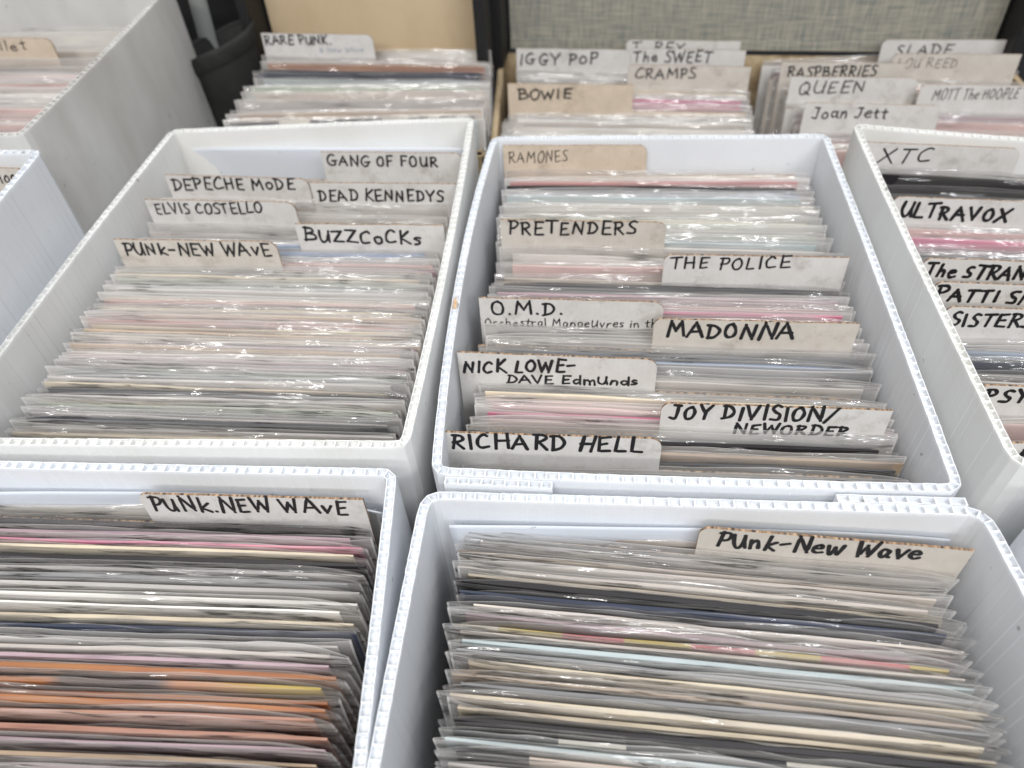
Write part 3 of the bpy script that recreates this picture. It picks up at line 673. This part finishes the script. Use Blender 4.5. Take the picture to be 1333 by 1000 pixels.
for bx, seq in SEQ.items():
    F, B_, zt, where = COLSPEC[bx]
    F, B_ = Vector(F), Vector(B_); ax = B_-F; D = ax.length; ax /= D; x0 = Vector((ax.y, -ax.x)); base = math.atan2(x0.y, x0.x)
    an = sorted([((Vector((x, y))-F).dot(ax), a) for x, y, a in ANCH[bx]], reverse=True)
    segs = [part.split() for part in seq.split('|')]; assert len(segs) == len(an)+1, (bx, len(segs), len(an))
    hi = [(D-3, base)] + an; lo = an + [(SPAN[bx][0], base if bx not in 'AB' else an[0][1] + math.radians(1.5))]
    for si, s in enumerate(segs):
        (t1, a1), (t0, a0) = hi[si], lo[si]
        for k, ch in enumerate(s):
            q = (k+.6)/(len(s)+.3); tt = t1 + (t0-t1)*q; ang = a1 + (a0-a1)*q
            if si > 0 and k == 0: tt = min(tt, t1-3.2)
            if si < len(segs)-1 and k == len(s)-1: tt = max(tt, t0+2.6)
            tt += rnd.uniform(-.5, .5); ang += math.radians(rnd.uniform(-.28, .28))
            ju = rnd.uniform(-1.7, 1.7)
            c = F + ax*tt + x0*ju
            ztop = zt + rnd.uniform(-2.2, 2.0)
            spec, cname = PAL[ch]
            veil = rnd.uniform(1.0, 3.4) if (si > 0 and k == 0) else 0.0
            if veil and CARDNAME[bx][si-1] == 'slash card': veil = 5.5
            ztop += veil
            card = CARDNAME[bx][max(si-1, 0)]
            label = '%s record sleeve, %s %s the %s in the %s' % (cname, ordinal(k+1) if si else ordinal(len(s)-k), 'in front of' if si else 'behind', card, where)
            shrink = .862 if bx in ('K1', 'K2a', 'K2b') else 1.0
            zb_ = ztop - 185*shrink
            L0 = math.radians(LEAN[bx] + rnd.uniform(-.7, .7))
            root = empty('record', (0, 0, 0))
            tag(root, label, 'record', 'records in clear plastic sleeves')
            # stand the record so that the middle of its top edge is at (c, ztop)
            back = Vector((ax.x, ax.y)); bot = Vector((c.x, c.y)) - back*math.tan(L0)*185*shrink
            root.location = (bot.x*MM, bot.y*MM, zb_*MM)
            root.rotation_euler = (Matrix.Rotation(ang, 3, 'Z') @ Matrix.Rotation(-L0, 3, 'X')).to_euler()
            root.scale = (1, 1, shrink)
            sv = link('plastic_sleeve', rnd.choice(SLV), root); hz_ = (.88 if bx in 'AB' else 1.0)*(.4 if ch in DARK else .75 if ch in SPECIAL and bx == 'A' else 1); sv.color = (hz_, hz_, hz_, 1)
            cv = link('printed_cover', rnd.choice(THICK if ch in ('black', 'check', 'flame', 'orange') and bx in 'ABCR' else CVR), root)
            cv.location = (rnd.uniform(-5, 5)*MM, 0, (rnd.uniform(6.2, 7.4) if ch in DARK else rnd.uniform(4.8, 6.4) if ch in SPECIAL and bx == 'A' else rnd.uniform(3.6, 5.4) if ch in SPECIAL else rnd.uniform(3.4, 6.6))*MM - veil*MM)
            if isinstance(spec, str):
                cv.material_slots[0].link = 'OBJECT'; cv.material_slots[0].material = COVER[spec]
            else:
                j = rnd.uniform(.88, 1.1); cv.color = (spec[0]*j, spec[1]*j, spec[2]*j, 1)
            total += 1
print('records', total)

# ---------------------------------------------------------------- white plastic liners behind the cards
def liner(label, F, Bk, dist, w, z, curl, seed):
    F, Bk = Vector(F), Vector(Bk); ax = (Bk-F).normalized(); x0 = Vector((ax.y, -ax.x)); c = F + ax*dist
    mb = MB(); n = 40; zs = [0, 100, 160, 175, 183, 188, 191, 193]; nz = noise1(seed, 5); g = []
    for zz in zs:
        for i in range(n+1):
            u = i/n; t_ = max(0, (zz-150)/43)
            x = (u-.5)*w; y = .5*nz(u*4) - curl*(t_**2)*(u**4)*9 - (t_**3)*1.2
            p = c + x0*x + ax*y
            g.append((p.x, p.y, z-193+zz - (t_**3)*(u**6)*5*curl))
    b = mb.add(g)
    for j in range(len(zs)-1):
        for i in range(n): mb.face((b+j*(n+1)+i, b+j*(n+1)+i+1, b+(j+1)*(n+1)+i+1, b+(j+1)*(n+1)+i))
    o_ = mb.build('plastic_liner', LINER, None, True)
    m = o_.modifiers.new('thickness', 'SOLIDIFY'); m.thickness = .0007
    tag(o_, label, 'plastic liner', 'white liners against the back walls of boxes')
liner('white plastic sheet curling at its right end, behind the PuNK.NEW WAVE card', *COLSPEC['A'][:2], 269, 203, -11, 1.0, 5)
liner('white plastic sheet standing against the back wall of the bottom right box', *COLSPEC['B'][:2], 268.5, 200, -11, .3, 6)
liner('white plastic sheet against the back wall behind the rear G card', *COLSPEC['L'][:2], 274, 200, -13, .1, 7)

# ---------------------------------------------------------------- rust mark on the rim
st = MB(); r = random.Random(4)
pts = [(math.cos(k*.52)*(1.5+r.uniform(-.8, .6)), math.sin(k*.52)*(5+r.uniform(-3, 2))) for k in range(12)]
a = st.add([(x, y, .9) for x, y in pts]); st.face([a+i for i in range(12)])
for ob in bpy.data.objects:
    if ob.name.startswith('record_box') and 'rust' in ob['label']: ctr_box = ob
s_ = st.build('stain', STAIN, ctr_box)
s_.location = ((-26.0 - ctr_box.location.x/MM)*MM, (300 - ctr_box.location.y/MM)*MM, -ctr_box.location.z); s_.rotation_euler = (0, 0, math.radians(-7.7))

# ---------------------------------------------------------------- record carrying cases with open lids
def make_case(label, FL, FR, BR, BL, zr, lining, lidh, lean, edge):
    cx, cy = (FL[0]+BR[0])/2, (FL[1]+BR[1])/2
    root = empty('record_case', (cx, cy, TZ)); tag(root, label, 'record case', 'vinyl covered record carrying cases with open lids')
    def slab(name, p, q, z0, z1, th, mat, off=0.0):
        a, b = Vector(p), Vector(q); d = (b-a).normalized(); n_ = Vector((-d.y, d.x)); a = a+n_*off; b = b+n_*off
        mb = MB(); vs = [(v.x-cx, v.y-cy, z-TZ) for z in (z0, z1) for v in (a, b, b+n_*th, a+n_*th)]
        mb.quads(vs, [(3,2,1,0),(4,5,6,7),(0,1,5,4),(1,2,6,5),(2,3,7,6),(3,0,4,7)]); return mb.build(name, mat, root)
    FL, FR, BR, BL = map(Vector, (FL, FR, BR, BL))
    for p, q in ((FL, FR), (FR, BR), (BR, BL), (BL, FL)):
        slab('wall', p, q, TZ+.5, zr-2, 1.6, BLACKV); slab('wall_board', p, q, TZ+4, zr, 4.5, edge, 1.65)
    d = (BR-BL).normalized(); back = Vector((-d.y, d.x)); w = (BR-BL).length
    lid = link('lid', None, root)
    lid.location = ((BL.x-cx)*MM, (BL.y-cy)*MM, (zr-TZ+2)*MM)
    lid.rotation_euler = (Matrix.Rotation(math.atan2(d.y, d.x), 3, 'Z') @ Matrix.Rotation(-math.radians(lean), 3, 'X')).to_euler()
    return root, lid, w
def lid_parts(root, lid, w, lidh, lining, rimw):
    loc, rot = lid.location.copy(), lid.rotation_euler.copy(); bpy.data.objects.remove(lid)
    mb = MB(); mb.box(0, w, 2.2, 6, 0, lidh)                        # lid board
    for x0_, x1_ in ((0, rimw), (w-rimw, w)): mb.box(x0_, x1_, -34, 2.1, -4, lidh)
    mb.box(rimw+.2, w-rimw-.2, -34, 2.1, lidh-7, lidh)
    l = mb.build('lid', BLACKV, root); l.location = loc; l.rotation_euler = rot
    bv = l.modifiers.new('soft_edges', 'BEVEL'); bv.width = .0018; bv.segments = 2
    g = MB(); n = 20; nz = noise1(int(w), 5)
    top = [(rimw+2+(w-2*rimw-4)*i/n, .6-.5*nz(i*.4), z) for z in (2, lidh*.4, lidh-9) for i in range(n+1)]
    b = g.add(top)
    for j in range(2):
        for i in range(n): g.face((b+j*(n+1)+i, b+j*(n+1)+i+1, b+(j+1)*(n+1)+i+1, b+(j+1)*(n+1)+i))
    ln = g.build('lid_lining', lining, l)
    m = ln.modifiers.new('thickness', 'SOLIDIFY'); m.thickness = .0012
    hm = MB(); hm.box(rimw+2, w-rimw-2, -2.6, -.9, 2, 11)
    h = hm.build('lining_hem', lining, l)
    bv = h.modifiers.new('soft_edges', 'BEVEL'); bv.width = .0008; bv.segments = 2
rt_, lid, w = make_case('black record case with tan paper lined lid, behind the left box', (-203,541), (-7.5,512), (6,664), (-197,698), -42, TANL, 190, 3, BOARD)
lid_parts(rt_, lid, w, 190, TANL, 9)
rt_, lid, w = make_case('black record case with grey linen lined lid, behind the centre box', (-7,512), (418,426), (438,622), (11.5,708), -52, LINEN, 200, 3, BOARD)
lid_parts(rt_, lid, w, 200, LINEN, 10)

# ---------------------------------------------------------------- dark cloth bag and black case behind it
def make_bag():
    root = empty('cloth_bag', (-222, 662, TZ)); tag(root, 'dark grey open cloth bag with a rolled rim, beside the tall white box', 'bag')
    nz = noise1(33, 7); n = 56
    def ring(rx, ry, z, inner=0, wob=1.0): return [((rx-inner)*math.cos(6.2832*k/n)*(1+.07*wob*nz(6.2832*k/n)), (ry-inner)*math.sin(6.2832*k/n)*(1+.10*wob*nz(6.2832*k/n+2)), z + 11*math.cos(6.2832*k/n) + 4*nz(6.2832*k/n*1.0)) for k in range(n)]
    def loft(rings):
        mb = MB(); ids = [mb.add(q) for q in rings]
        for a, b in zip(ids, ids[1:]):
            for k in range(n): j = (k+1) % n; mb.face((a+k, a+j, b+j, b+k))
        return mb
    top = 212
    loft([ring(23, 19, 12), ring(27, 23, 60), ring(29, 25, 120, wob=1.6), ring(30, 27, 170, wob=1.3), ring(31, 28, top-14), ring(31, 28, top-4), ring(29.5, 26.5, top-3), ring(28, 25, top-20), ring(26, 23, 120), ring(20, 17, 20)]).build('bag_body', BAGM, root, True)
    loft([ring(31.6, 28.6, top-15), ring(33, 30, top-12), ring(33.4, 30.4, top-4), ring(32.2, 29.2, top), ring(30, 27, top-1), ring(29.6, 26.6, top-6)]).build('rolled_rim', BAGM, root, True)
    s = MB(); pts = [(-18, 20, top-60), (-17, 21, top-10), (-14, 24, top+40), (-10, 34, top+90), (-8, 40, top+140)]
    a = [s.add([(x-7, y, z), (x+7, y+2, z), (x+7, y+4, z), (x-7, y+2, z)]) for x, y, z in pts]
    for p, q in zip(a, a[1:]):
        for i in range(4): j = (i+1) % 4; s.face((p+i, p+j, q+j, q+i))
    s.build('strap', STRAPM, root, True)
make_bag()
kc = empty('black_case', (-225, 820, TZ)); tag(kc, 'black hard case in the dark gap behind the grey cloth bag', 'case')
m = MB(); m.box(-85, 60, -40, 60, 0, 250); o = m.build('case_body', BLACKV, kc); bv = o.modifiers.new('soft_edges', 'BEVEL'); bv.width = .006; bv.segments = 3
m = MB(); m.box(-50, 30, -44.5, -40.2, 120, 136); m.box(-50, -42, -50, -44.5, 122, 134); m.box(22, 30, -50, -44.5, 122, 134); o = m.build('latch_bar', plain('dark_metal', (.05, .05, .055), .35, .6), kc)
